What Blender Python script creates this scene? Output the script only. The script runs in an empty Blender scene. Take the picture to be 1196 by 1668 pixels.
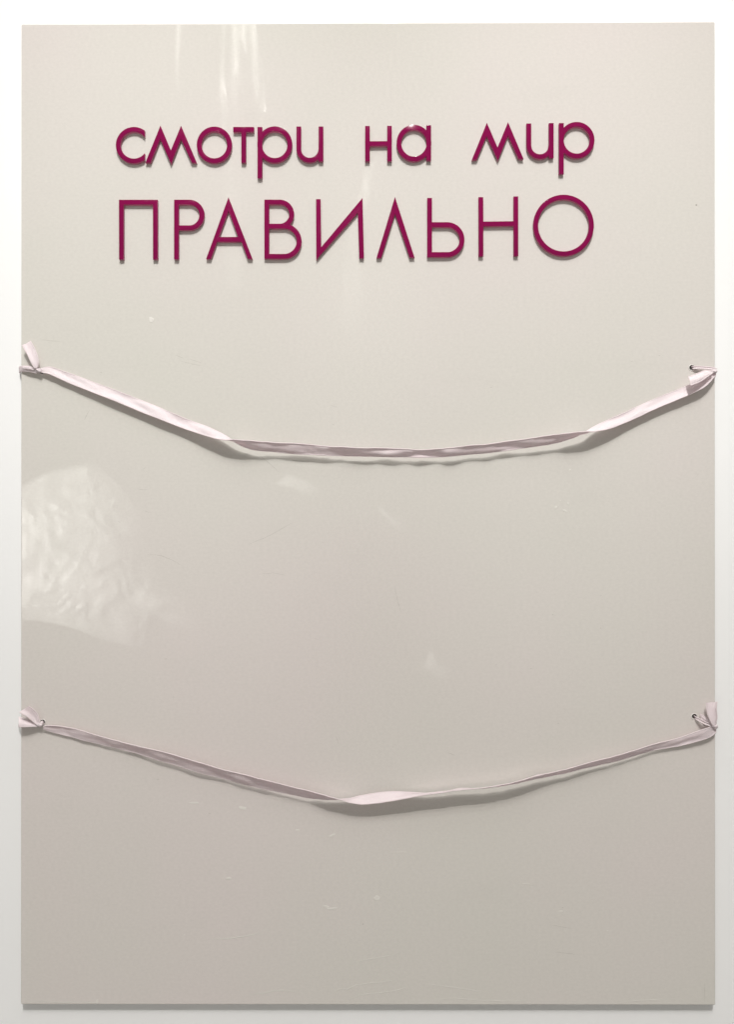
import bpy, bmesh, math, random
import numpy as np
from mathutils import Vector, noise

random.seed(7)
scene = bpy.context.scene
COL = scene.collection

# ------------------------------------------------------------------ camera
S = 0.0005            # metres per photo pixel on the board's front plane
CX, CY = 598.0, 834.0
CPX = 1250.0          # camera distance in the same pixel units
CAM = CPX * S
cam_d = bpy.data.cameras.new('camera')
cam = bpy.data.objects.new('camera', cam_d)
COL.objects.link(cam)
cam.location = (0, -CAM, 0)
cam.rotation_euler = (math.radians(90), 0, 0)
cam_d.sensor_fit = 'VERTICAL'
cam_d.angle = 2 * math.atan(834.0 / CPX)
cam_d.clip_start = 0.01
cam_d.clip_end = 50
scene.camera = cam

# ------------------------------------------------------------------ world: dim indoor ambience
world = bpy.data.worlds.new('World')
scene.world = world
world.use_nodes = True
bg = world.node_tree.nodes['Background']
bg.inputs[0].default_value = (1.0, 0.95, 0.865, 1)
bg.inputs[1].default_value = 0.275

# ------------------------------------------------------------------ ceiling bulbs above and in front of the board
def bulb(loc, power, radius, color):
    l = bpy.data.lights.new('ceiling_bulb', 'POINT')
    l.energy = power
    l.shadow_soft_size = radius
    l.color = color
    o = bpy.data.objects.new('ceiling_bulb', l)
    o.location = loc
    COL.objects.link(o)
WARM = (1.0, 0.968, 0.918)
bulb((0.06, -1.62, 1.84), 100, 0.028, WARM)
bulb((0.02, -1.64, 2.16), 50, 0.028, WARM)
bulb((0.10, -1.60, 2.50), 42, 0.028, WARM)
# wide unseen area light, added overhead as soft fill
ar = bpy.data.lights.new('soft_fill_light', 'AREA')
ar.shape = 'RECTANGLE'
ar.size, ar.size_y = 2.2, 1.3
ar.energy = 19
ar.color = (1.0, 0.975, 0.94)
aro = bpy.data.objects.new('soft_fill_light', ar)
aro.location = (0, -1.35, 2.45)
aro.rotation_euler = (math.radians(28), 0, 0)
COL.objects.link(aro)
# two cooler spots added to brighten the lettered upper half
for ax in (-0.16, 0.16):
    ac = bpy.data.lights.new('upper_fill_spot', 'SPOT')
    ac.energy = 45
    ac.spot_size = math.radians(11.5)
    ac.spot_blend = 1.0
    ac.shadow_soft_size = 0.03
    ac.color = (0.97, 1.0, 0.985)
    aco = bpy.data.objects.new('upper_fill_spot', ac)
    aco.location = (ax * 0.5, -1.66, 2.0)
    aco.rotation_euler = (Vector((ax, 0, 0.19)) - aco.location).to_track_quat('-Z', 'Y').to_euler()
    COL.objects.link(aco)
# spot added far left, turned from the board, to brighten the things opposite it
sp = bpy.data.lights.new('mirrored_fill_spot', 'SPOT')
sp.energy = 215
sp.spot_size = math.radians(62)
sp.spot_blend = 0.6
sp.shadow_soft_size = 0.03
sp.color = (1.0, 0.98, 0.95)
spo = bpy.data.objects.new('mirrored_fill_spot', sp)
spo.location = (-1.75, -1.45, -0.15)
spo.rotation_euler = (Vector((-0.84, -2.2, -0.20)) - spo.location).to_track_quat('-Z', 'Y').to_euler()
COL.objects.link(spo)

scene.view_settings.view_transform = 'Standard'
scene.view_settings.look = 'None'
scene.view_settings.exposure = 0.13
scene.view_settings.gamma = 1.0
scene.render.engine = 'CYCLES'
scene.cycles.max_bounces = 8
scene.cycles.diffuse_bounces = 5

# ------------------------------------------------------------------ helpers
def P(px, py, d=0.0):
    """photo pixel at depth d (pixel units in front of the board) -> world point"""
    k = (CPX - d) / CPX
    return Vector(((px - CX) * S * k, -d * S, (CY - py) * S * k))

def link(name, mesh, mat=None, parent=None):
    o = bpy.data.objects.new(name, mesh)
    COL.objects.link(o)
    if mat is not None:
        mesh.materials.clear()
        mesh.materials.append(mat)
    if parent is not None:
        o.parent = parent
    return o

def empty(name, loc=(0, 0, 0)):
    o = bpy.data.objects.new(name, None)
    o.empty_display_size = 0.02
    o.location = loc
    COL.objects.link(o)
    return o

def tag(o, label=None, cat=None, group=None, kind=None):
    if label: o['label'] = label
    if cat: o['category'] = cat
    if group: o['group'] = group
    if kind: o['kind'] = kind
    return o

def smooth(mesh, ang=35):
    mesh.polygons.foreach_set('use_smooth', [True] * len(mesh.polygons))
    mesh.set_sharp_from_angle(angle=math.radians(ang))

def curve_slab(loops, y_back, y_front, bevel, res=2):
    """closed 2-D loops in world (x, z) -> solid mesh between two depths (y negative = towards camera)"""
    cu = bpy.data.curves.new('tmp', 'CURVE')
    cu.dimensions = '2D'
    cu.fill_mode = 'BOTH'
    for lp in loops:
        sp = cu.splines.new('POLY')
        sp.points.add(len(lp) - 1)
        sp.points.foreach_set('co', [c for (x, z) in lp for c in (x, z, 0, 1)])
        sp.use_cyclic_u = True
    half = (y_back - y_front) / 2
    cu.extrude = half - bevel
    cu.bevel_depth = bevel
    cu.bevel_resolution = res
    cu.offset = -bevel
    ob = bpy.data.objects.new('tmp', cu)
    COL.objects.link(ob)
    dg = bpy.context.evaluated_depsgraph_get()
    me = bpy.data.meshes.new_from_object(ob.evaluated_get(dg))
    bpy.data.objects.remove(ob)
    bpy.data.curves.remove(cu)
    n = len(me.vertices)
    co = np.empty(n * 3)
    me.vertices.foreach_get('co', co)
    co = co.reshape(-1, 3)
    new = np.stack([co[:, 0], (y_back + y_front) / 2 - co[:, 2], co[:, 1]], 1)
    me.vertices.foreach_set('co', new.ravel())
    bm = bmesh.new(); bm.from_mesh(me)
    bmesh.ops.remove_doubles(bm, verts=bm.verts, dist=1e-7)
    bmesh.ops.recalc_face_normals(bm, faces=bm.faces)
    bm.to_mesh(me); bm.free()
    return me

# ------------------------------------------------------------------ materials
def mat_new(name):
    m = bpy.data.materials.new(name)
    m.use_nodes = True
    nt = m.node_tree
    return m, nt, nt.nodes['Principled BSDF']

def nd(nt, t, **kw):
    n = nt.nodes.new(t)
    for k, v in kw.items():
        setattr(n, k, v)
    return n

def ramp(nt, src, stops):
    r = nd(nt, 'ShaderNodeValToRGB')
    el = r.color_ramp.elements
    while len(el) < len(stops):
        el.new(0.5)
    for e, (p, c) in zip(el, stops):
        e.position = p
        e.color = c if len(c) == 4 else (*c, 1)
    nt.links.new(src, r.inputs[0])
    return r

def mapping(nt, scale, rot=(0, 0, 0)):
    tc = nd(nt, 'ShaderNodeTexCoord')
    mp = nd(nt, 'ShaderNodeMapping')
    mp.inputs['Scale'].default_value = scale
    mp.inputs['Rotation'].default_value = rot
    nt.links.new(tc.outputs['Object'], mp.inputs[0])
    return mp.outputs[0]

def noise_tex(nt, vec, scale, detail=4, rough=0.55, dist=0.0):
    n = nd(nt, 'ShaderNodeTexNoise')
    n.inputs['Scale'].default_value = scale
    n.inputs['Detail'].default_value = detail
    n.inputs['Roughness'].default_value = rough
    n.inputs['Distortion'].default_value = dist
    nt.links.new(vec, n.inputs['Vector'])
    return n.outputs['Fac']

def mat_panel():
    m, nt, b = mat_new('glossy_white_lacquer')
    L = nt.links.new
    v = mapping(nt, (1, 1, 1))
    # faint uneven tint in the lacquer
    n1 = noise_tex(nt, v, 3.2, 3, 0.5)
    tint = ramp(nt, n1, [(0.34, (0.635, 0.622, 0.583)), (0.5, (0.652, 0.626, 0.598)), (0.66, (0.668, 0.624, 0.609))])
    # tiny dark pin marks
    vor = nd(nt, 'ShaderNodeTexVoronoi')
    vor.inputs['Scale'].default_value = 26
    L(v, vor.inputs['Vector'])
    pin = ramp(nt, vor.outputs['Distance'], [(0.0, (1, 1, 1)), (0.018, (1, 1, 1)), (0.03, (0, 0, 0))])
    vr = nd(nt, 'ShaderNodeSeparateColor')
    L(vor.outputs['Color'], vr.inputs[0])
    gate = nd(nt, 'ShaderNodeMath', operation='GREATER_THAN')
    gate.inputs[1].default_value = 0.90
    L(vr.outputs[0], gate.inputs[0])
    pm = nd(nt, 'ShaderNodeMath', operation='MULTIPLY')
    L(pin.outputs[0], pm.inputs[0]); L(gate.outputs[0], pm.inputs[1])
    # smudges of dust, stretched sideways
    vs = mapping(nt, (1, 1, 3.0), (0, 0.15, 0))
    n2 = noise_tex(nt, vs, 9, 8, 0.68, 0.6)
    dust = ramp(nt, n2, [(0.56, (0, 0, 0)), (0.78, (0.30, 0.30, 0.30))])
    mixd = nd(nt, 'ShaderNodeMix', data_type='RGBA')
    L(dust.outputs[0], mixd.inputs['Factor'])
    L(tint.outputs[0], mixd.inputs['A'])
    mixd.inputs['B'].default_value = (0.60, 0.578, 0.55, 1)
    mixp = nd(nt, 'ShaderNodeMix', data_type='RGBA')
    L(pm.outputs[0], mixp.inputs['Factor'])
    L(mixd.outputs['Result'], mixp.inputs['A'])
    mixp.inputs['B'].default_value = (0.30, 0.27, 0.24, 1)
    st = noise_tex(nt, mapping(nt, (1, 1, 1.5)), 330, 4, 0.7)
    sr = nd(nt, 'ShaderNodeMapRange')
    sr.inputs['From Min'].default_value = 0.25; sr.inputs['From Max'].default_value = 0.75
    sr.inputs['To Min'].default_value = 0.955; sr.inputs['To Max'].default_value = 1.045
    L(st, sr.inputs[0])
    vm = nd(nt, 'ShaderNodeVectorMath', operation='SCALE')
    L(mixp.outputs['Result'], vm.inputs[0]); L(sr.outputs[0], vm.inputs['Scale'])
    L(vm.outputs[0], b.inputs['Base Color'])
    # gloss broken by wiping marks
    n3 = noise_tex(nt, vs, 5, 6, 0.6, 0.4)
    rr = nd(nt, 'ShaderNodeMapRange')
    rr.inputs['From Min'].default_value = 0.35; rr.inputs['From Max'].default_value = 0.7
    rr.inputs['To Min'].default_value = 0.012; rr.inputs['To Max'].default_value = 0.05
    L(n3, rr.inputs[0]); L(rr.outputs[0], b.inputs['Roughness'])
    b.inputs['IOR'].default_value = 1.5
    # relief: long waves, roller texture, small hairlines
    n4 = noise_tex(nt, v, 7, 2, 0.5)
    n5 = noise_tex(nt, mapping(nt, (1, 1, 2.4)), 420, 3, 0.6)
    b1 = nd(nt, 'ShaderNodeBump'); b1.inputs['Strength'].default_value = 0.10; b1.inputs['Distance'].default_value = 0.0015
    L(n4, b1.inputs['Height'])
    b2 = nd(nt, 'ShaderNodeBump'); b2.inputs['Strength'].default_value = 0.05; b2.inputs['Distance'].default_value = 0.00002
    L(n5, b2.inputs['Height']); L(b1.outputs[0], b2.inputs['Normal'])
    n6 = noise_tex(nt, mapping(nt, (1, 1, 6), (0, -0.12, 0)), 22, 9, 0.75, 1.2)
    hl = ramp(nt, n6, [(0.485, (0, 0, 0)), (0.5, (1, 1, 1)), (0.515, (0, 0, 0))])
    n7 = noise_tex(nt, v, 6.5, 2, 0.5)
    hm = ramp(nt, n7, [(0.55, (0, 0, 0)), (0.72, (1, 1, 1))])
    hx = nd(nt, 'ShaderNodeMath', operation='MULTIPLY')
    L(hl.outputs[0], hx.inputs[0]); L(hm.outputs[0], hx.inputs[1])
    b3 = nd(nt, 'ShaderNodeBump'); b3.inputs['Strength'].default_value = 0.12; b3.inputs['Distance'].default_value = 0.00006
    L(hx.outputs[0], b3.inputs['Height']); L(b2.outputs[0], b3.inputs['Normal'])
    L(b3.outputs[0], b.inputs['Normal'])
    return m

def mat_plain(name, col, rough=0.4, bump=0.0, bscale=300, var=0.06, vscale=20, metallic=0.0, spec=0.5):
    m, nt, b = mat_new(name)
    L = nt.links.new
    v = mapping(nt, (1, 1, 1))
    n = noise_tex(nt, v, vscale, 5, 0.6)
    lo = tuple(c * (1 - var) for c in col); hi = tuple(min(1, c * (1 + var)) for c in col)
    r = ramp(nt, n, [(0.3, lo), (0.7, hi)])
    L(r.outputs[0], b.inputs['Base Color'])
    b.inputs['Roughness'].default_value = rough
    b.inputs['Metallic'].default_value = metallic
    b.inputs['Specular IOR Level'].default_value = spec
    if bump:
        n2 = noise_tex(nt, v, bscale, 3, 0.6)
        bp = nd(nt, 'ShaderNodeBump'); bp.inputs['Strength'].default_value = bump; bp.inputs['Distance'].default_value = 0.0005
        L(n2, bp.inputs['Height']); L(bp.outputs[0], b.inputs['Normal'])
    return m

def mat_satin(name, col, rough=0.32):
    m, nt, b = mat_new(name)
    L = nt.links.new
    uv = nd(nt, 'ShaderNodeUVMap')
    mp = nd(nt, 'ShaderNodeMapping')
    mp.inputs['Scale'].default_value = (0.9, 60, 1)
    L(uv.outputs[0], mp.inputs[0])
    n = noise_tex(nt, mp.outputs[0], 14, 6, 0.65)
    r = ramp(nt, n, [(0.3, tuple(c * 0.93 for c in col)), (0.7, tuple(min(1, c * 1.05) for c in col))])
    L(r.outputs[0], b.inputs['Base Color'])
    b.inputs['Roughness'].default_value = rough
    b.inputs['Specular IOR Level'].default_value = 0.95
    b.inputs['Sheen Weight'].default_value = 0.12
    b.inputs['Sheen Roughness'].default_value = 0.4
    mp2 = nd(nt, 'ShaderNodeMapping')
    mp2.inputs['Scale'].default_value = (22, 90, 1)
    L(uv.outputs[0], mp2.inputs[0])
    n2 = noise_tex(nt, mp2.outputs[0], 9, 5, 0.7)
    bp = nd(nt, 'ShaderNodeBump'); bp.inputs['Strength'].default_value = 0.7; bp.inputs['Distance'].default_value = 0.0005
    L(n2, bp.inputs['Height']); L(bp.outputs[0], b.inputs['Normal'])
    tr = nd(nt, 'ShaderNodeBsdfTranslucent')
    tr.inputs[0].default_value = (0.96, 0.76, 0.80, 1)
    mx = nd(nt, 'ShaderNodeMixShader'); mx.inputs[0].default_value = 0.28
    L(b.outputs[0], mx.inputs[1]); L(tr.outputs[0], mx.inputs[2])
    L(mx.outputs[0], nt.nodes['Material Output'].inputs['Surface'])
    return m

M_PANEL = mat_panel()
M_WALL = mat_plain('white_wall_paint', (0.875, 0.885, 0.90), 0.65, 0.15, 180, 0.012, 6)
M_FACE = mat_plain('magenta_acrylic_face', (0.205, 0.0012, 0.060), 0.09, 0.0, 500, 0.05, 30, spec=0.3)
M_BODY = mat_plain('acrylic_edge_lightened', (0.70, 0.30, 0.44), 0.22, 0.08, 700, 0.08, 60)  # letter sides paled in colour to imitate panel reflection and haze
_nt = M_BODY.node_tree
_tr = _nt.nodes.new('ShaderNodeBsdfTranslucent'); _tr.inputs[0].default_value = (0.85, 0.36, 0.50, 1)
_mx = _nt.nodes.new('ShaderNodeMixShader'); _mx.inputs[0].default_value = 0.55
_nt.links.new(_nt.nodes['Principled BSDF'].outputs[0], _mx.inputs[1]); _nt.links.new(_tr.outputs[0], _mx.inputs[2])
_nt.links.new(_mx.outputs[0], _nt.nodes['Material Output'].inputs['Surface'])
M_SATIN = mat_satin('pale_pink_satin', (0.975, 0.905, 0.94), 0.31)
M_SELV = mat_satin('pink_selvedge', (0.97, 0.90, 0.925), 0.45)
M_EYE = mat_plain('white_enamel_eyelet', (0.70, 0.68, 0.66), 0.3, 0.05, 400, 0.04, 60)
M_FLECK = mat_plain('dried_filler', (0.705, 0.685, 0.655), 0.45, 0.2, 900, 0.02, 200)
M_SCR = mat_plain('scratch_grime', (0.40, 0.38, 0.35), 0.5, 0.1, 900, 0.2, 300)
M_RIDGE = mat_plain('lifted_lacquer', (0.64, 0.62, 0.59), 0.2, 0.05, 400, 0.02, 50)

# ------------------------------------------------------------------ wall behind the board
def box_mesh(x0, x1, y0, y1, z0, z1):
    me = bpy.data.meshes.new('slab')
    vs = [(x, y, z) for x in (x0, x1) for y in (y0, y1) for z in (z0, z1)]
    fs = [(0, 1, 3, 2), (4, 6, 7, 5), (0, 4, 5, 1), (2, 3, 7, 6), (0, 2, 6, 4), (1, 5, 7, 3)]
    me.from_pydata(vs, [], fs)
    return me
wall = link('wall', box_mesh(-2.0, 2.0, 0.0066, 0.1066, -1.4, 1.6), M_WALL)
tag(wall, kind='structure')

# ------------------------------------------------------------------ sign board
board = empty('sign_board', (0, 0.008, -0.405))
tag(board, 'tall glossy white sign board with raised magenta Cyrillic words', 'sign')

def world_child(o, par):
    """mesh is in world coordinates; hang it below a parent that stands elsewhere"""
    o.parent = par
    off = par.location
    if par.parent: off = par.location + par.parent.location
    o.location = -off
    return o

def circle(px, py, r, n=24):
    return [(P(px, py).x + r * S * math.cos(t), P(px, py).z + r * S * math.sin(t)) for t in
            [2 * math.pi * i / n for i in range(n)]]

HOLES = [(1128, 599, 4.6), (1132, 1167, 4.4), (68, 606, 4.2), (69, 1176, 4.0)]
corners = [(34, 39.0), (1165.5, 35.0), (1166.5, 1637.5), (33, 1636.5)]
def rounded(cs, r, n=5):
    out = []
    k = len(cs)
    for i in range(k):
        p = Vector(cs[i]); a = (Vector(cs[i - 1]) - p).normalized(); b = (Vector(cs[(i + 1) % k]) - p).normalized()
        c = p + (a + b) * r
        for j in range(n):
            t = j / (n - 1) * math.pi / 2
            out.append(tuple(c - b * r * math.cos(t) - a * r * math.sin(t)))
    return out
outer = [(P(x, y).x, P(x, y).z) for x, y in rounded(corners, 2.5)]
panel_me = curve_slab([outer] + [circle(*h) for h in HOLES], 0.0060, 0.0, 0.0009, 3)
smooth(panel_me, 30)
for p in panel_me.polygons:
    if abs(p.normal.y) > 0.999: p.use_smooth = False
panel = link('panel', panel_me, M_PANEL)
world_child(panel, board)

# eyelets around the holes
def torus_mesh(c, R, r, squash=0.5, n=28, k=8):
    vs, fs = [], []
    for i in range(n):
        a = 2 * math.pi * i / n
        for j in range(k):
            b = 2 * math.pi * j / k
            q = R + r * math.cos(b)
            vs.append((c.x + q * math.cos(a), c.y - r * squash * math.sin(b), c.z + q * math.sin(a)))
    for i in range(n):
        for j in range(k):
            fs.append((i * k + j, ((i + 1) % n) * k + j, ((i + 1) % n) * k + (j + 1) % k, i * k + (j + 1) % k))
    me = bpy.data.meshes.new('eyelet')
    me.from_pydata(vs, [], fs)
    smooth(me, 80)
    return me
for hx, hy, hr in HOLES:
    e = link('eyelet', torus_mesh(P(hx, hy), (hr + 0.35) * S, 0.85 * S, 0.6), M_EYE)
    world_child(e, board)

# ------------------------------------------------------------------ letters: outlines as signed fields -> contours
def f_poly(pts):
    pts = np.array(pts, float)
    def f(X, Y):
        d = np.full(X.shape, 1e9); inside = np.zeros(X.shape, bool)
        n = len(pts)
        for i in range(n):
            a, b = pts[i], pts[(i + 1) % n]
            ex, ey = b - a
            t = np.clip(((X - a[0]) * ex + (Y - a[1]) * ey) / (ex * ex + ey * ey), 0, 1)
            d = np.minimum(d, np.hypot(X - a[0] - t * ex, Y - a[1] - t * ey))
            with np.errstate(divide='ignore', invalid='ignore'):
                c = ((a[1] > Y) != (b[1] > Y)) & (X < (b[0] - a[0]) * (Y - a[1]) / (b[1] - a[1] + 1e-12) + a[0])
            inside ^= c
        return np.where(inside, -d, d)
    return f
def f_rect(x0, x1, y0, y1):
    return f_poly([(x0, y0), (x1, y0), (x1, y1), (x0, y1)])
def f_ell(cx, cy, rx, ry):
    def f(X, Y):
        u, v = (X - cx) / rx, (Y - cy) / ry
        k = np.hypot(u, v); g = np.hypot(u / rx, v / ry) + 1e-9
        return k * (k - 1) / g
    return f
U = lambda *fs: (lambda X, Y: np.minimum.reduce([f(X, Y) for f in fs]))
I = lambda *fs: (lambda X, Y: np.maximum.reduce([f(X, Y) for f in fs]))
N = lambda f: (lambda X, Y: -f(X, Y))
def ring(cx, cy, rx, ry, ix, iy): return I(f_ell(cx, cy, rx, ry), N(f_ell(cx, cy, ix, iy)))
def bowl(x0, cx, cy, rx, ry, ix, iy):
    """half-ring open to the left with straight arms back to x0"""
    out = U(f_rect(x0, cx + 0.2, cy - ry, cy + ry), I(f_ell(cx, cy, rx, ry), f_rect(cx - 0.2, cx + 99, cy - 99, cy + 99)))
    inn = U(f_rect(x0 - 5, cx + 0.2, cy - iy, cy + iy), I(f_ell(cx, cy, ix, iy), f_rect(cx - 0.2, cx + 99, cy - 99, cy + 99)))
    return I(out, N(inn))
def cup(cx, cy, ro, ri):
    return I(ring(cx, cy, ro, ro, ri, ri), f_rect(cx - 99, cx + 99, cy, cy + 99))

def contours(f, box, step=0.4):
    x0, x1, y0, y1 = box
    xs = np.arange(x0, x1 + step, step) + 0.0137; ys = np.arange(y0, y1 + step, step) + 0.0119
    X, Y = np.meshgrid(xs, ys, indexing='ij')
    F = f(X, Y)
    F[np.abs(F) < 1e-6] = 1e-6
    A = F < 0
    mixed = np.argwhere((A[:-1, :-1] ^ A[1:, :-1]) | (A[:-1, :-1] ^ A[:-1, 1:]) | (A[:-1, :-1] ^ A[1:, 1:]))
    def cut(i, j, ax):
        if ax == 0:
            t = F[i, j] / (F[i, j] - F[i + 1, j]); return (xs[i] + t * step, ys[j])
        t = F[i, j] / (F[i, j] - F[i, j + 1]); return (xs[i], ys[j] + t * step)
    nxt = {}
    pos = {}
    def add(a, b):
        for e in (a, b):
            if e not in pos: pos[e] = cut(*e)
        nxt.setdefault(a, []).append(b); nxt.setdefault(b, []).append(a)
    for i, j in mixed:
        i = int(i); j = int(j)
        e = []
        if A[i, j] != A[i + 1, j]: e.append((i, j, 0))
        if A[i + 1, j] != A[i + 1, j + 1]: e.append((i + 1, j, 1))
        if A[i, j + 1] != A[i + 1, j + 1]: e.append((i, j + 1, 0))
        if A[i, j] != A[i, j + 1]: e.append((i, j, 1))
        if len(e) == 2: add(e[0], e[1])
        elif len(e) == 4: add(e[0], e[1]); add(e[2], e[3])
    loops = []
    seen = set()
    for s in list(nxt):
        if s in seen: continue
        lp = [s]; seen.add(s); cur = s
        while True:
            go = [q for q in nxt[cur] if q not in seen]
            if not go: break
            cur = go[0]; seen.add(cur); lp.append(cur)
        if len(lp) > 8: loops.append([pos[q] for q in lp])
    return [simplify(l, 0.035) for l in loops]

def simplify(pts, tol):
    pts = np.array(pts)
    n = len(pts)
    far = int(np.argmax(np.hypot(*(pts - pts[0]).T)))
    keep = np.zeros(n + 1, bool)
    P2 = np.vstack([pts, pts[:1]])
    keep[0] = keep[far] = keep[n] = True
    st = [(0, far), (far, n)]
    while st:
        a, b = st.pop()
        if b - a < 2: continue
        d = P2[b] - P2[a]; L = math.hypot(*d) + 1e-12
        q = np.abs(d[0] * (P2[a + 1:b, 1] - P2[a, 1]) - d[1] * (P2[a + 1:b, 0] - P2[a, 0])) / L
        k = int(np.argmax(q))
        if q[k] > tol:
            k += a + 1; keep[k] = True; st += [(a, k), (k, b)]
    return [tuple(p) for p, kp in zip(pts, keep[:n]) if kp]

LET = []   # (label, field or loops, box)
def L_f(lab, f, box): LET.append((lab, contours(f, box)))
def L_p(lab, *loops): LET.append((lab, list(loops)))

# first row, lower case: смотри на мир
L_f('magenta letter с opening the upper row', I(ring(217.8, 236.3, 29.6, 29.6, 21.8, 21.9), f_rect(150, 235.3, 150, 300)), (184, 240, 202, 270))
L_p('magenta letter м of the first word, upper row', [(236.4, 264.9), (260.9, 204.6), (277.9, 245), (294.5, 204.6), (320.2, 264.9), (312.1, 264.9), (294.3, 226), (278.2, 267.2), (260.5, 226), (244.9, 264.9)])
L_f('magenta letter о of the first word, upper row', ring(348.9, 235.9, 28.7, 29.8, 20.9, 21.9), (316, 382, 202, 270))
L_p('magenta letter т of the first word, upper row', [(379.6, 206.7), (413.7, 206.7), (413.7, 214.7), (400.6, 214.7), (400.6, 264.9), (392.9, 264.9), (392.9, 214.7), (379.6, 214.7)])
L_f('magenta letter р of the first word, upper row', U(f_rect(419.3, 427.1, 206.7, 290), ring(447.5, 235.4, 28.6, 29.7, 20.8, 21.9)), (414, 480, 201, 294))
L_f('magenta letter и of the first word, upper row', U(f_rect(482.8, 490.5, 205.9, 242.8), cup(504.6, 242.7, 21.8, 14.1), f_rect(519.0, 526.7, 205.9, 263)), (478, 531, 201, 269))
L_p('magenta letter н of the second word, upper row', [(594.9, 205), (602.6, 205), (602.7, 230), (631, 229.7), (631, 204.8), (638.5, 204.8), (638.6, 262.5), (631, 262.5), (631, 237.5), (602.7, 237.8), (602.7, 262.7), (595, 262.7)])
L_f('magenta letter а of the second word, upper row', U(ring(674.6, 233, 28.4, 29.8, 20.6, 21.9), f_rect(694.9, 702.6, 203.8, 261.5)), (642, 707, 199, 267))
L_p('magenta letter м of the last word, upper row', [(769, 260.2), (793.6, 199.7), (811, 240), (828.1, 198.8), (853.4, 258.7), (845.3, 258.8), (828.1, 220.3), (811.7, 261.7), (793.2, 221.4), (777.3, 260.1)])
L_f('magenta letter и of the last word, upper row', U(f_rect(858.2, 866, 201, 237.1), cup(880.2, 237, 21.8, 14.1), f_rect(894.9, 902.6, 200.3, 257.5)), (854, 907, 196, 263))
L_f('magenta letter р closing the upper row', U(f_rect(911.3, 919.1, 200.3, 283.4), ring(940.2, 228.1, 29, 29.6, 21.2, 21.9)), (906, 973, 194, 288))
# second row, capitals: ПРАВИЛЬНО
L_p('magenta capital П opening the lower row', [(193.2, 325.3), (256.3, 325.3), (256.5, 422.5), (248.8, 422.5), (248.7, 333.2), (201, 333.2), (201, 422.6), (193.5, 422.6)])
L_f('magenta capital Р of the lower row', U(f_rect(283.2, 290.8, 325.3, 422.3), bowl(284, 308.2, 350, 24.5, 24.8, 16.3, 17)), (279, 337, 321, 427))
L_p('magenta capital А of the lower row', [(335.5, 421.6), (372, 321.2), (411.1, 421.4), (403.4, 421.4), (393.2, 393.8), (353.2, 393.8), (343.2, 421.6)], [(372, 343), (356.3, 385.9), (387.6, 385.9)])
L_f('magenta capital В of the lower row', U(f_rect(430.5, 438.3, 325, 421.3), bowl(431, 455.4, 348.6, 23.6, 23.6, 15.8, 15.8), bowl(431, 462.7, 392.8, 28.5, 28.5, 20.5, 20.7)), (426, 496, 321, 426))
L_p('magenta capital И of the lower row', [(514.8, 324.2), (522.2, 324.2), (523.2, 402.6), (590.7, 322.2), (593.1, 420.4), (585.4, 420.4), (583, 346), (515.2, 423)])
L_p('magenta capital Л shaped like an open triangle, lower row', [(613.5, 420), (643.6, 320.6), (675.6, 419.4), (667.8, 419.4), (643.8, 347.5), (621.3, 420)])
L_f('magenta soft sign Ь of the lower row', U(f_rect(696.3, 704.1, 322.3, 418.7), bowl(697, 728.7, 390.2, 28.4, 28.4, 20.5, 20.4)), (692, 762, 318, 423))
L_p('magenta capital Н of the lower row', [(780.1, 321), (787.6, 321), (787.9, 360.8), (837.3, 360.2), (837.3, 319.8), (844.7, 319.8), (844.9, 416.9), (837.4, 416.9), (837.4, 367.9), (787.9, 368.5), (787.9, 417.5), (780.3, 417.5)])
L_f('magenta capital О closing the lower row', ring(918.8, 367.1, 49.4, 50, 41.6, 42.3), (865, 972, 313, 421))

DEP = 5.4      # letter thickness in pixel units
def inset_world(loops, d):
    return [[(P(x, y, d).x, P(x, y, d).z) for x, y in lp] for lp in loops]
for lab, loops in LET:
    w = inset_world(loops, DEP)
    xs = [p[0] for l in w for p in l]; zs = [p[1] for l in w for p in l]
    body_me = curve_slab(w, 0.0, -(DEP - 0.45) * S, 0.00008, 1)
    smooth(body_me, 25)
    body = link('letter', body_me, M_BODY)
    tag(body, lab)
    world_child(body, board)
    face_me = curve_slab(w, -(DEP - 0.45) * S, -DEP * S, 0.00010, 2)
    smooth(face_me, 25)
    fc = link('letter_face', face_me, M_FACE)
    fc.parent = body      # body already carries the offset of the board

# ------------------------------------------------------------------ wear on the board: flecks, scratches, lifted lacquer
def poly_blob(bm, px, py, w, h, rot, d0, th, seed):
    rnd = random.Random(seed)
    n = 11
    top, bot = [], []
    for i in range(n):
        a = 2 * math.pi * i / n
        r = 0.65 + 0.45 * rnd.random()
        x, y = w / 2 * r * math.cos(a), h / 2 * r * math.sin(a)
        xx = px + x * math.cos(rot) - y * math.sin(rot); yy = py + x * math.sin(rot) + y * math.cos(rot)
        bot.append(bm.verts.new(P(xx, yy, d0)))
        top.append(bm.verts.new(P(px + (xx - px) * 0.86, py + (yy - py) * 0.86, th)))
    bm.faces.new(top)
    for i in range(n):
        bm.faces.new((bot[i], bot[(i + 1) % n], top[(i + 1) % n], top[i]))

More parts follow.
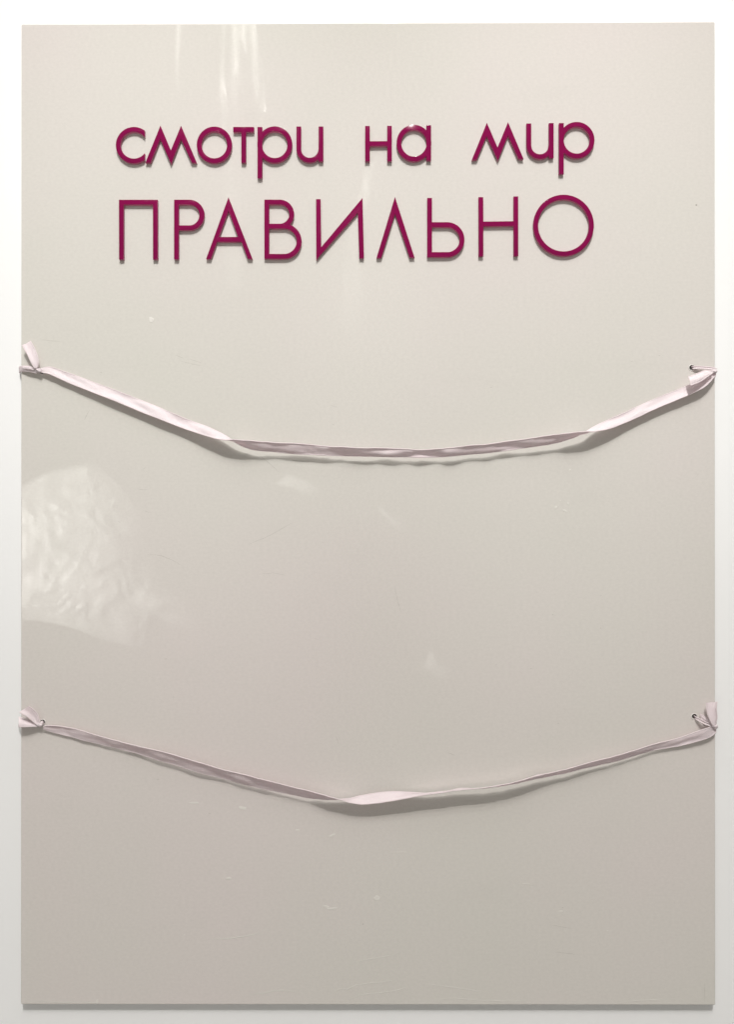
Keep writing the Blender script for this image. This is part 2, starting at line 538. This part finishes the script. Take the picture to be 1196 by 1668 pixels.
FLECKS = [(315, 1308, 17, 4, 0.0), (395, 1316, 15, 6, 0.1), (372, 1431, 10, 5, 0), (540, 1480, 24, 4, -0.05), (532, 1477, 10, 4, 0), (614, 1463, 11, 9, .2),
          (541, 1361, 13, 4, -.5), (485, 1352, 10, 3, 0), (650, 1388, 30, 1.6, 0), (929, 765, 5, 3, -.5), (921, 832, 9, 4, .4),
          (906, 826, 7, 4, -.8), (926, 820, 6, 3, 1.2), (913, 815, 4, 2, .3), (246, 521, 11, 9, .6),
          (158, 1632, 5, 8, 0), (300, 1523, 4, 2, 0), (914, 1484, 9, 3, 0), (860, 1440, 22, 1.6, .08), (990, 1516, 4, 2, 0)]
bm = bmesh.new()
for i, (x, y, w, h, r) in enumerate(FLECKS):
    poly_blob(bm, x, y, w, h, r, -0.05, 0.28, i)
bmesh.ops.recalc_face_normals(bm, faces=bm.faces)
me = bpy.data.meshes.new('flecks'); bm.to_mesh(me); bm.free()
fl = tag(link('paint_flecks', me, M_FLECK), 'small pale flecks dried on the glossy white board', kind='stuff')
world_child(fl, board)

def stroke(bm, pts, w, hgt, taper=True, jit=0.0, rnd=random):
    """a thin ridge running along pixel points on the board"""
    pts = [Vector((x, y)) for x, y in pts]
    fine = []
    for a, b in zip(pts, pts[1:]):
        k = max(2, int((b - a).length / 4))
        for i in range(k): fine.append(a.lerp(b, i / k))
    fine.append(pts[-1])
    rows = []
    for i, p in enumerate(fine):
        t = (fine[min(i + 1, len(fine) - 1)] - fine[max(i - 1, 0)]).normalized()
        nrm = Vector((-t.y, t.x))
        u = i / (len(fine) - 1)
        s = (math.sin(math.pi * u) ** 0.6 if taper else 1) * (0.7 + 0.6 * rnd.random()) + 0.02
        p = p + nrm * (rnd.random() - 0.5) * jit
        rows.append([bm.verts.new(P(*(p - nrm * w * s / 2), -0.05)), bm.verts.new(P(*p, hgt * s)), bm.verts.new(P(*(p + nrm * w * s / 2), -0.05))])
    for a, b in zip(rows, rows[1:]):
        bm.faces.new((a[0], a[1], b[1], b[0])); bm.faces.new((a[1], a[2], b[2], b[1]))

rs = random.Random(3)
SCR = [[(236, 902), (262, 905), (280, 912), (298, 923)], [(64, 553), (80, 555), (104, 557)], [(136, 685), (142, 674), (147, 665)],
       [(400, 889), (440, 872), (482, 848)], [(520, 882), (529, 884)], [(292, 588), (318, 594), (334, 597)], [(306, 584), (330, 592)],
       [(284, 578), (300, 584)], [(418, 738), (440, 756), (456, 770)], [(546, 1197), (550, 1206), (551, 1214)], [(728, 1226), (736, 1228), (742, 1231)],
       [(206, 763), (212, 765)], [(231, 765), (238, 761)], [(1156, 823), (1164, 821)], [(1136, 774), (1139, 773)], [(390, 500), (393, 497)],
       [(537, 660), (552, 664)], [(890, 1505), (912, 1509), (936, 1513)], [(900, 1550), (925, 1553), (944, 1555)], [(643, 955), (648, 980), (655, 1000)],
       [(300, 715), (304, 713)], [(222, 797), (242, 798)], [(232, 831), (247, 836)], [(190, 848), (197, 852)], [(1149, 1600), (1149, 1634)],
       [(420, 936), (445, 933), (470, 938)], [(510, 1040), (520, 1042)], [(540, 690), (546, 693)]]
bm = bmesh.new()
for s in SCR: stroke(bm, s, 0.6, 0.10, True, 0.4, rs)
for i in range(26):
    x, y = 60 + rs.random() * 1070, 480 + rs.random() * 1120
    a = rs.random() * math.pi; l = 1.5 + rs.random() * 4
    stroke(bm, [(x, y), (x + l * math.cos(a) * 1.5, y + l * 0.4 * math.sin(a))], 0.9, 0.16, True, 0.2, rs)
me = bpy.data.meshes.new('scratches'); bm.to_mesh(me); bm.free()
sc_ = tag(link('scratches', me, M_SCR), 'fine dark scratches and nicks in the white lacquer', kind='stuff')
world_child(sc_, board)

RID = [[(398, 1622), (415, 1619), (432, 1618), (446, 1614), (462, 1613), (480, 1616), (488, 1621), (496, 1627)],
       [(496, 1628), (510, 1625), (525, 1622), (540, 1618), (553, 1611), (566, 1612), (580, 1605), (600, 1602), (615, 1601), (635, 1598), (655, 1595)],
       [(560, 1620), (575, 1626), (590, 1620), (612, 1618), (640, 1615), (680, 1604)],
       [(690, 1602), (720, 1606), (750, 1610), (775, 1614), (800, 1618)], [(700, 1628), (740, 1626), (790, 1630), (840, 1631), (866, 1628), (880, 1624)],
       [(1000, 1634), (1040, 1630), (1080, 1628), (1110, 1627)], [(38, 1632), (70, 1631), (92, 1633), (122, 1632), (140, 1635)],
       [(127, 1629), (140, 1633), (165, 1634)], [(560, 1570), (600, 1563), (640, 1556), (668, 1545)], [(340, 1530), (370, 1529), (400, 1525), (430, 1518)]]
bm = bmesh.new()
for s in RID: stroke(bm, s, 2.6, 0.26, True, 0.9, rs)
bmesh.ops.recalc_face_normals(bm, faces=bm.faces)
me = bpy.data.meshes.new('ridges'); bm.to_mesh(me); bm.free()
smooth(me, 60)
rg = tag(link('lacquer_wrinkles', me, M_RIDGE), 'thin wrinkles of lifted lacquer along the lower edge', kind='stuff')
world_child(rg, board)

# ------------------------------------------------------------------ ribbons
def catmull(pts, per):
    out = []
    n = len(pts)
    for i in range(n - 1):
        p0 = pts[max(i - 1, 0)]; p1 = pts[i]; p2 = pts[i + 1]; p3 = pts[min(i + 2, n - 1)]
        # centripetal
        def tj(ti, a, b): return ti + max((b - a).length, 1e-7) ** 0.5
        if i == 0: p0 = p1 + (p1 - p2)
        if i == n - 2: p3 = p2 + (p2 - p1)
        t0 = 0; t1 = tj(t0, p0, p1); t2 = tj(t1, p1, p2); t3 = tj(t2, p2, p3)
        for k in range(per):
            t = t1 + (t2 - t1) * k / per
            A1 = p0 * ((t1 - t) / (t1 - t0)) + p1 * ((t - t0) / (t1 - t0))
            A2 = p1 * ((t2 - t) / (t2 - t1)) + p2 * ((t - t1) / (t2 - t1))
            A3 = p2 * ((t3 - t) / (t3 - t2)) + p3 * ((t - t2) / (t3 - t2))
            B1 = A1 * ((t2 - t) / (t2 - t0)) + A2 * ((t - t0) / (t2 - t0))
            B2 = A2 * ((t3 - t) / (t3 - t1)) + A3 * ((t - t1) / (t3 - t1))
            out.append(B1 * ((t2 - t) / (t2 - t1)) + B2 * ((t - t1) / (t2 - t1)))
    out.append(pts[-1].copy())
    return out

def strip(stations, per=10, m=8, bow=0.0, wob=0.0, seed=0, thick=0.45):
    """ribbon strip from paired edge points ((px,py,d),(px,py,d)); returns mesh plus its two edge polylines"""
    A = catmull([P(*s[0]) for s in stations], per)
    B = catmull([P(*s[1]) for s in stations], per)
    n = len(A)
    vs, fs, uvs = [], [], []
    dist = 0.0
    for i in range(n):
        if i: dist += ((A[i] + B[i]) / 2 - (A[i - 1] + B[i - 1]) / 2).length
        w = B[i] - A[i]
        t = ((A[min(i + 1, n - 1)] + B[min(i + 1, n - 1)]) - (A[max(i - 1, 0)] + B[max(i - 1, 0)])).normalized()
        nr = t.cross(w)
        nr = nr.normalized() if nr.length > 1e-9 else Vector((0, -1, 0))
        for j in range(m + 1):
            u = j / m
            p = A[i].lerp(B[i], u)
            k = bow * 4 * u * (1 - u) * w.length
            k += wob * S * noise.noise(Vector((dist * 45, u * 1.2 + seed * 7.3, seed))) * (0.35 + math.sin(math.pi * u))
            k += 0.16 * wob * S * noise.noise(Vector((dist * 170, u * 2.5 + seed * 3.1, seed + 4)))
            vs.append(p + nr * k)
            uvs.append((dist / 0.02, u))
    for i in range(n - 1):
        for j in range(m):
            a = i * (m + 1) + j
            fs.append((a, a + 1, a + m + 2, a + m + 1))
    me = bpy.data.meshes.new('strip')
    me.from_pydata([tuple(v) for v in vs], [], fs)
    uvl = me.uv_layers.new(name='UVMap')
    for lp in me.loops: uvl.data[lp.index].uv = uvs[lp.vertex_index]
    me.polygons.foreach_set('use_smooth', [True] * len(me.polygons))
    eA = [Vector(vs[i * (m + 1)]) for i in range(n)]
    eB = [Vector(vs[i * (m + 1) + m]) for i in range(n)]
    # give it thickness
    bm = bmesh.new(); bm.from_mesh(me)
    bmesh.ops.recalc_face_normals(bm, faces=bm.faces)
    bmesh.ops.solidify(bm, geom=bm.faces[:], thickness=thick * S)
    bm.to_mesh(me); bm.free()
    me.polygons.foreach_set('use_smooth', [True] * len(me.polygons))
    me.set_sharp_from_angle(angle=math.radians(60))
    return me, eA, eB

def tube(path, r, k=6):
    vs, fs, uv = [], [], []
    n = len(path); d = 0
    for i, p in enumerate(path):
        t = (path[min(i + 1, n - 1)] - path[max(i - 1, 0)]).normalized()
        a = t.cross(Vector((0, 1, 0.3))).normalized(); b = t.cross(a)
        if i: d += (p - path[i - 1]).length
        for j in range(k):
            q = 2 * math.pi * j / k
            vs.append(tuple(p + a * r * math.cos(q) + b * r * math.sin(q))); uv.append((d / 0.02, j / k))
    for i in range(n - 1):
        for j in range(k):
            fs.append((i * k + j, i * k + (j + 1) % k, (i + 1) * k + (j + 1) % k, (i + 1) * k + j))
    fs.append(tuple(range(k))[::-1]); fs.append(tuple((n - 1) * k + j for j in range(k)))
    me = bpy.data.meshes.new('tube')
    me.from_pydata(vs, [], fs)
    uvl = me.uv_layers.new(name='UVMap')
    for lp in me.loops: uvl.data[lp.index].uv = uv[lp.vertex_index]
    smooth(me, 70)
    return me

def ribbon_part(name, stations, par, selv=True, **kw):
    me, eA, eB = strip(stations, **kw)
    o = link(name, me, M_SATIN)
    world_child(o, par)
    if selv:
        for e in (eA, eB):
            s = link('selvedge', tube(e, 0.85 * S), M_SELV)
            s.parent = o
    return o

def knot_mesh(px, py, d, rx, ry, seed, turns=((0.3, 1.0), (1.5, 0.85), (2.4, 0.7))):
    """a tightly pulled overhand knot: a few bands of ribbon wound over one another"""
    bm = bmesh.new()
    uvl = bm.loops.layers.uv.new('UVMap')
    rnd = random.Random(seed)
    for q, (ang, sc) in enumerate(turns):
        n, m = 22, 4
        rows = []
        ca, sa = math.cos(ang), math.sin(ang)
        for i in range(n + 1):
            a = 2 * math.pi * i / n * 0.96 + 0.2
            R = sc * (1 + 0.12 * math.sin(3 * a + seed + q))
            row = []
            for j in range(m + 1):
                h = (j / m - 0.5) * 0.95 * (1 + 0.25 * math.sin(2 * a + q))
                bulge = 1 - 0.5 * (2 * j / m - 1) ** 2
                u = math.cos(a) * R * bulge
                v = h + 0.22 * math.sin(a + seed)
                w = math.sin(a) * R * bulge
                x = u * ca - v * sa; y = u * sa + v * ca
                row.append(bm.verts.new(P(px + x * rx, py + y * ry, d + w * (rx + ry) * 0.42)))
            rows.append(row)
        for i in range(n):
            for j in range(m):
                f = bm.faces.new((rows[i][j], rows[i][j + 1], rows[i + 1][j + 1], rows[i + 1][j]))
                f.smooth = True
                for lp, c in zip(f.loops, ((i, j), (i, j + 1), (i + 1, j + 1), (i + 1, j))):
                    lp[uvl].uv = (c[0] / n * 1.5, c[1] / m)
    bmesh.ops.recalc_face_normals(bm, faces=bm.faces)
    bmesh.ops.solidify(bm, geom=bm.faces[:], thickness=0.6 * S)
    me = bpy.data.meshes.new('knot'); bm.to_mesh(me); bm.free()
    smooth(me, 60)
    return me

def knot(par, *a, **k):
    o = link('knot', knot_mesh(*a, **k), M_SATIN)
    world_child(o, par)
    return o

# --- upper ribbon -------------------------------------------------------------
rb1 = empty('ribbon', (0, -0.006, P(0, 735).z))
tag(rb1, 'upper pale pink satin ribbon sagging below the magenta words', 'ribbon', 'pink ribbons strung across the board')
up = [((66, 600.5, 6), (66, 606, 7)), ((80, 598, 5), (79, 609, 8)), ((110, 607.5, 3.5), (107, 621.5, 8)), ((155, 624, 3.5), (152, 639.5, 9.5)), ((200, 640.5, 4), (196, 657, 10.5)),
      ((250, 660.5, 4), (246, 677.5, 11)), ((300, 681, 6), (296, 696.5, 12.5)), ((345, 699, 10), (341, 711.5, 18)), ((367, 709.5, 12), (364, 716.5, 22)),
      # twist: the front edge rises to the top, the back edge drops
      ((384, 721, 11), (380, 716.5, 25)), ((402, 729.5, 9), (402, 717.8, 25)),
      ((425, 733.5, 9), (425, 719.6, 20.8)), ((450, 736, 9), (450, 721.3, 18.8)), ((480, 739, 9), (480, 722.6, 17.8)), ((510, 740.5, 10), (510, 724.8, 16.8)), ((535, 741.5, 10), (535, 727.2, 16.8)),
      ((560, 742.3, 8), (560, 728.5, 19.8)), ((600, 743, 8), (600, 730, 19.8)), ((630, 743.4, 9), (630, 730.6, 16.8)),
      ((660, 743.8, 9), (660, 731.5, 17.8)), ((686, 745, 12), (684, 733, 15.8)), ((710, 744.5, 9), (712, 731.5, 17.8)), ((760, 740, 8), (760, 726.5, 18.8)),
      ((800, 736.5, 8), (800, 723.5, 18.8)), ((830, 733, 10), (830, 718.8, 17.8)), ((850, 730, 10), (850, 716, 18.8)), ((875, 726.4, 9), (875, 712.6, 20.8)), ((900, 722.5, 10), (900, 709.3, 21.8)), ((930, 714.5, 11), (930, 705.5, 26)),
      ((950, 705.5, 13), (954, 703.2, 26)), ((968, 695, 11), (972, 702.5, 22)),
      ((988, 685.5, 10), (992, 699, 17)), ((1020, 671.3, 6), (1024, 686.5, 12.5)), ((1070, 648.8, 5), (1074, 663.5, 11.5)), ((1122, 628, 5), (1126, 641.8, 12)),
      ((1146, 616.5, 7), (1149, 630, 12)), ((1158, 608.5, 8), (1164, 614, 11)), ((1164, 604.5, 8), (1167, 608.5, 9))]
ribbon_part('band', up, rb1, bow=0.05, wob=4.2, seed=1)
knot(rb1, 62, 603, 8, 5.0, 4.6, 1)
ribbon_part('tail', [((55.5, 600, 11), (61, 598.5, 11)), ((50, 590, 13), (62, 587, 11)), ((44, 577, 13), (57, 571, 9)), ((35.5, 562, 12), (49, 555.5, 7))], rb1, per=8, bow=0.12, wob=1.5, seed=2)
# two strands of the loop running round the board's left edge
ribbon_part('loop', [((58, 600, 8), (58, 603.5, 8)), ((48, 597, 7), (48, 601, 9)), ((36, 596.5, 4), (36, 600, 5)), ((33.5, 597, 1.5), (33.5, 600.5, 1.5)), ((31, 597.5, -6), (31, 601.5, -6)), ((32, 598, -11.5), (32, 602, -11.5))], rb1, per=8, bow=0.25, seed=3)
ribbon_part('loop', [((59, 605, 7), (59, 608, 6)), ((48, 601.5, 7), (48, 605.5, 6)), ((36, 601, 4.5), (36, 604.5, 3)), ((33.5, 601.5, 1.5), (33.5, 605, 1.5)), ((31, 602.5, -6), (31, 606.5, -6)), ((32, 603, -11.5), (32, 607, -11.5))], rb1, per=8, bow=0.25, seed=4)
# right end
knot(rb1, 1165, 604.5, 11, 5.0, 4.8, 5)
ribbon_part('tail', [((1161, 604, 14), (1162.5, 607, 15)), ((1150, 603.5, 14), (1154, 613, 18)), ((1137, 608.5, 15), (1141, 622, 21)), ((1121.5, 614.5, 17), (1125.5, 628, 24))], rb1, per=8, bow=0.16, wob=2.0, seed=6)
ribbon_part('loop', [((1127, 597.5, -14), (1127.5, 601, -14)), ((1128.5, 597, 1), (1129, 601, 1)), ((1136, 596.8, 4), (1136, 600.5, 5)), ((1150, 597.5, 5), (1150, 600.8, 6)), ((1166, 599.2, 7), (1166, 602.5, 8))], rb1, per=8, bow=0.25, seed=7)
ribbon_part('loop', [((1166, 600.5, 8), (1166, 604, 9)), ((1165.5, 600.5, 3), (1165.5, 604, 3)), ((1168, 600, -6), (1168, 604, -6)), ((1167, 600, -11.5), (1167, 604, -11.5))], rb1, per=8, bow=0.2, seed=8)

# --- lower ribbon -------------------------------------------------------------
rb2 = empty('ribbon', (0, -0.008, P(0, 1290).z))
tag(rb2, 'lower pale pink satin ribbon twisted bright at its lowest point', 'ribbon', 'pink ribbons strung across the board')
lo = [((70, 1183.5, 7), (70, 1187.5, 5)), ((80, 1182.3, 9), (80, 1191, 4)), ((120, 1187, 9), (119, 1201, 4)), ((160, 1198.5, 12), (159, 1211, 4)), ((200, 1209.5, 14), (199, 1221, 5)),
      ((272, 1227, 18), (271, 1242, 7)), ((320, 1241, 19), (319, 1256.5, 8)), ((364, 1254, 18), (363, 1268.5, 6)), ((410, 1265.5, 20), (409, 1279.5, 7)), ((456, 1277, 20), (455, 1290, 7)), ((500, 1287.5, 20), (499, 1298, 8)),
      ((532, 1296.5, 24), (530, 1302.5, 7)), ((554, 1303, 23), (554, 1302, 7)), ((570, 1307.5, 22), (572, 1299.5, 7)),
      ((588, 1310, 21), (592, 1295.5, 8)), ((615, 1308, 22), (617, 1291.5, 9)), ((642, 1304, 23), (643, 1289.5, 9)), ((668, 1299.5, 25), (669, 1290, 9)),
      ((695, 1294.3, 26), (697, 1291.3, 9)), ((730, 1289.6, 27), (731, 1288, 10)), ((770, 1285.3, 27), (771, 1284.7, 11)), ((812, 1280, 27), (812, 1280.4, 11)),
      ((840, 1273.6, 26), (840, 1275.2, 10)), ((868, 1266.5, 25), (868, 1269.2, 9)), ((905, 1257, 20), (905, 1262, 9)), ((940, 1248, 19), (940, 1254.5, 8)),
      ((980, 1237.5, 18), (980, 1245, 7)), ((1020, 1226.7, 16), (1020, 1235, 7)), ((1064, 1213, 13), (1064, 1222.5, 6)), ((1108, 1201.5, 9), (1108, 1215, 6)),
      ((1138, 1190.8, 10), (1138, 1206.8, 7)), ((1157, 1184.8, 9), (1158, 1200, 8)), ((1167, 1182, 8), (1168, 1192, 8))]
ribbon_part('band', lo, rb2, bow=0.04, wob=3.6, seed=11)
knot(rb2, 63.5, 1180.5, 8, 5.4, 4.6, 12)
ribbon_part('tail', [((58.5, 1180, 10), (64, 1176, 9)), ((50, 1172.5, 13), (60, 1163, 9)), ((41, 1165.5, 16), (53.5, 1155.5, 11)), ((31, 1160, 17), (46, 1150, 13))], rb2, per=8, bow=0.12, wob=1.5, seed=13)
ribbon_part('tail', [((59, 1179, 7), (60, 1183.5, 8)), ((50, 1176, 6), (51, 1183.5, 11)), ((40, 1171.5, 5), (41, 1184, 13)), ((30, 1168, 5), (31, 1184, 14))], rb2, per=8, bow=0.15, wob=1.5, seed=14)
ribbon_part('loop', [((60, 1181, 6), (60, 1184, 6)), ((46, 1180, 4), (46, 1183.5, 4)), ((34, 1179.5, 2.5), (34, 1183, 2.5)), ((32.5, 1179.5, 1.2), (32.5, 1183, 1.2)), ((30, 1180, -6), (30, 1184, -6)), ((31, 1180, -11.5), (31, 1184, -11.5))], rb2, per=8, bow=0.2, seed=15)
ribbon_part('loop', [((69, 1174, -14), (70, 1178, -14)), ((68.5, 1174.5, 2), (70, 1178.5, 2)), ((67, 1175.5, 6), (68.5, 1180, 6)), ((64, 1178, 8), (65, 1182, 8))], rb2, per=8, bow=0.2, seed=16)
# right end
knot(rb2, 1166, 1183.5, 10, 5.2, 4.8, 17)
ribbon_part('tail', [((1162, 1182, 13), (1167, 1181, 13)), ((1157, 1172, 14), (1169, 1168, 16)), ((1152.5, 1158, 13), (1168, 1153.5, 16)), ((1152, 1145, 11), (1169, 1143, 15))], rb2, per=8, bow=0.2, wob=1.5, seed=18)
ribbon_part('tail', [((1160.5, 1180.5, 9), (1163, 1184, 9)), ((1155, 1172, 7), (1158, 1181, 8)), ((1147, 1166, 4), (1149, 1176, 5)), ((1141.5, 1163.5, 2.5), (1142, 1169.5, 3))], rb2, per=8, bow=0.15, wob=1.5, seed=19)
ribbon_part('loop', [((1131, 1165.5, -14), (1132, 1169.5, -14)), ((1132.5, 1166.5, 1), (1133.5, 1170.5, 1)), ((1140, 1170.5, 6), (1139, 1174.5, 6)), ((1150, 1176, 9), (1149.5, 1180, 9)), ((1162, 1180, 10), (1162, 1184, 10))], rb2, per=8, bow=0.25, seed=20)
ribbon_part('loop', [((1165, 1182, 8), (1165, 1186, 8)), ((1166, 1181.5, 3), (1166, 1185.5, 3)), ((1168.5, 1181, -6), (1168.5, 1185, -6)), ((1167.5, 1181, -11.5), (1167.5, 1185, -11.5))], rb2, per=8, bow=0.2, seed=21)

# ------------------------------------------------------------------ things in front of the board that its gloss mirrors faintly
M_FILM = mat_plain('clear_plastic_film', (0.60, 0.61, 0.59), 0.42, 0.3, 40, 0.45, 5, spec=0.6)
M_STRIP = mat_plain('hanging_film', (0.40, 0.42, 0.40), 0.25, 0.3, 30, 0.25, 6, spec=0.6)
M_SCRAP = mat_plain('milky_film_scrap', (0.88, 0.89, 0.87), 0.5, 0.3, 40, 0.1, 8)
DM = 2.2                         # metres from the board
KM = (CPX + DM / S) / CPX
def Q(px, py, y=0.0):
    return Vector(((px - CX) * S * KM, -DM + y, (CY - py) * S * KM))

def crumple(outline, seed, amp, th=0.07):
    """creased plastic bag: closed lumpy body inside an irregular outline"""
    pts = [Q(*p) for p in outline]
    c = sum(pts, Vector()) / len(pts)
    n = 120
    seg = []
    for i in range(n):
        u = i / n * len(pts); k = int(u); seg.append(pts[k].lerp(pts[(k + 1) % len(pts)], u - k))
    R = 34
    bm = bmesh.new()
    def relief(p):
        q = Vector((p.x * 6.5, seed, p.z * 6.5))
        w = q + Vector((noise.noise(q * 1.3), 0, noise.noise(q * 1.3 + Vector((5, 5, 5))))) * 0.8
        return sum((1 - abs(noise.noise(w * f + Vector((f, seed, 0))))) * g for f, g in ((1, 1), (2.3, .5), (5, .25), (11, .12)))
    for sgn in (1, -1):
        rings = []
        for r in range(1, R + 1):
            t = r / R
            row = []
            for i in range(n):
                p = c.lerp(seg[i], t)
                edge = math.sqrt(max(0, 1 - t * t))
                row.append(bm.verts.new(p + Vector((0, sgn * (edge * th + amp * relief(p) * min(1, edge * 3)), 0))))
            rings.append(row)
        ctr = bm.verts.new(c + Vector((0, sgn * (th + amp * relief(c)), 0)))
        for i in range(n): bm.faces.new((ctr, rings[0][i], rings[0][(i + 1) % n]))
        for a, b in zip(rings, rings[1:]):
            for i in range(n): bm.faces.new((a[i], b[i], b[(i + 1) % n], a[(i + 1) % n]))
    bmesh.ops.remove_doubles(bm, verts=bm.verts, dist=1e-5)
    bmesh.ops.recalc_face_normals(bm, faces=bm.faces)
    me = bpy.data.meshes.new('bag'); bm.to_mesh(me); bm.free()
    smooth(me, 16)
    return me
bag = link('plastic_bag', crumple([(-40, 812), (36, 790), (90, 764), (150, 752), (190, 790), (228, 850), (238, 905), (262, 960), (300, 985), (326, 1030), (262, 1004), (241, 1058), (180, 1044), (120, 1022), (66, 1012), (-40, 1012)], 4.0, 0.026), M_FILM)
tag(bag, 'crumpled clear plastic bag mirrored faintly at the left of the board', 'plastic bag')

for lab, pts, sd in (('torn scrap of clear film mirrored below the upper ribbon', [(450, 788), (468, 771), (498, 783), (524, 800), (506, 808), (480, 796)], 2.0),
                     ('hooked scrap of clear film mirrored near the board centre', [(616, 829), (622, 825), (632, 842), (656, 844), (657, 864), (640, 852)], 5.0),
                     ('small peaked scrap of clear film mirrored above the lower ribbon', [(688, 1088), (702, 1058), (714, 1082), (736, 1090), (731, 1112), (712, 1102)], 8.0)):
    tag(link('film_scrap', crumple(pts, sd, 0.008, 0.015), M_SCRAP), lab, 'film scrap', 'film scraps mirrored in the board')

def hang(name_label, path, w0, w1, seed):
    a, b = [], []
    for i, (x, y) in enumerate(path):
        w = w0 + (w1 - w0) * i / (len(path) - 1)
        a.append(Q(x - w / 2, y)); b.append(Q(x + w / 2, y))
    A, B = catmull(a, 14), catmull(b, 14)
    bm = bmesh.new(); rows = []
    m = 10
    for i in range(len(A)):
        row = []
        for j in range(m + 1):
            p = A[i].lerp(B[i], j / m)
            d = 0.05 * noise.noise(Vector((p.x * 9 + seed, seed, p.z * 1.6))) + 0.02 * noise.noise(Vector((p.x * 40, seed, p.z * 5)))
            e = 0.02 * noise.noise(Vector((seed, 0.5, p.z * 4)))
            row.append(bm.verts.new(p + Vector((e, d, 0))))
        rows.append(row)
    back = [[bm.verts.new(v.co + Vector((0, -0.003, 0))) for v in row] for row in rows]
    for p, q in zip(rows, rows[1:]):
        for j in range(m): bm.faces.new((p[j], p[j + 1], q[j + 1], q[j]))
    for p, q in zip(back, back[1:]):
        for j in range(m): bm.faces.new((p[j], q[j], q[j + 1], p[j + 1]))
    for g, h in ((0, 0), (m, m)):
        for i in range(len(rows) - 1): bm.faces.new((rows[i][g], rows[i + 1][g], back[i + 1][g], back[i][g]))
    for i in (0, len(rows) - 1):
        for j in range(m): bm.faces.new((rows[i][j], rows[i][j + 1], back[i][j + 1], back[i][j]))
    bmesh.ops.recalc_face_normals(bm, faces=bm.faces)
    me = bpy.data.meshes.new('film'); bm.to_mesh(me); bm.free()
    smooth(me, 60)
    o = link('plastic_strip', me, M_STRIP)
    tag(o, name_label, 'plastic strip', 'film strips mirrored in the board')
hang('long hanging film strip mirrored above the letters т and р', [(372, -60), (376, 60), (378, 160), (382, 260), (380, 340), (384, 470)], 34, 24, 1.0)
hang('slanting film strip mirrored above the first word', [(392, -60), (402, 40), (414, 110), (424, 180)], 40, 12, 2.0)
hang('short thin film strip mirrored above the letter м', [(290, -40), (288, 60), (284, 142)], 12, 3, 3.0)
hang('leaf shaped film strip mirrored around the capital И', [(606, 268), (592, 320), (580, 380), (574, 450), (572, 535)], 12, 34, 4.0)
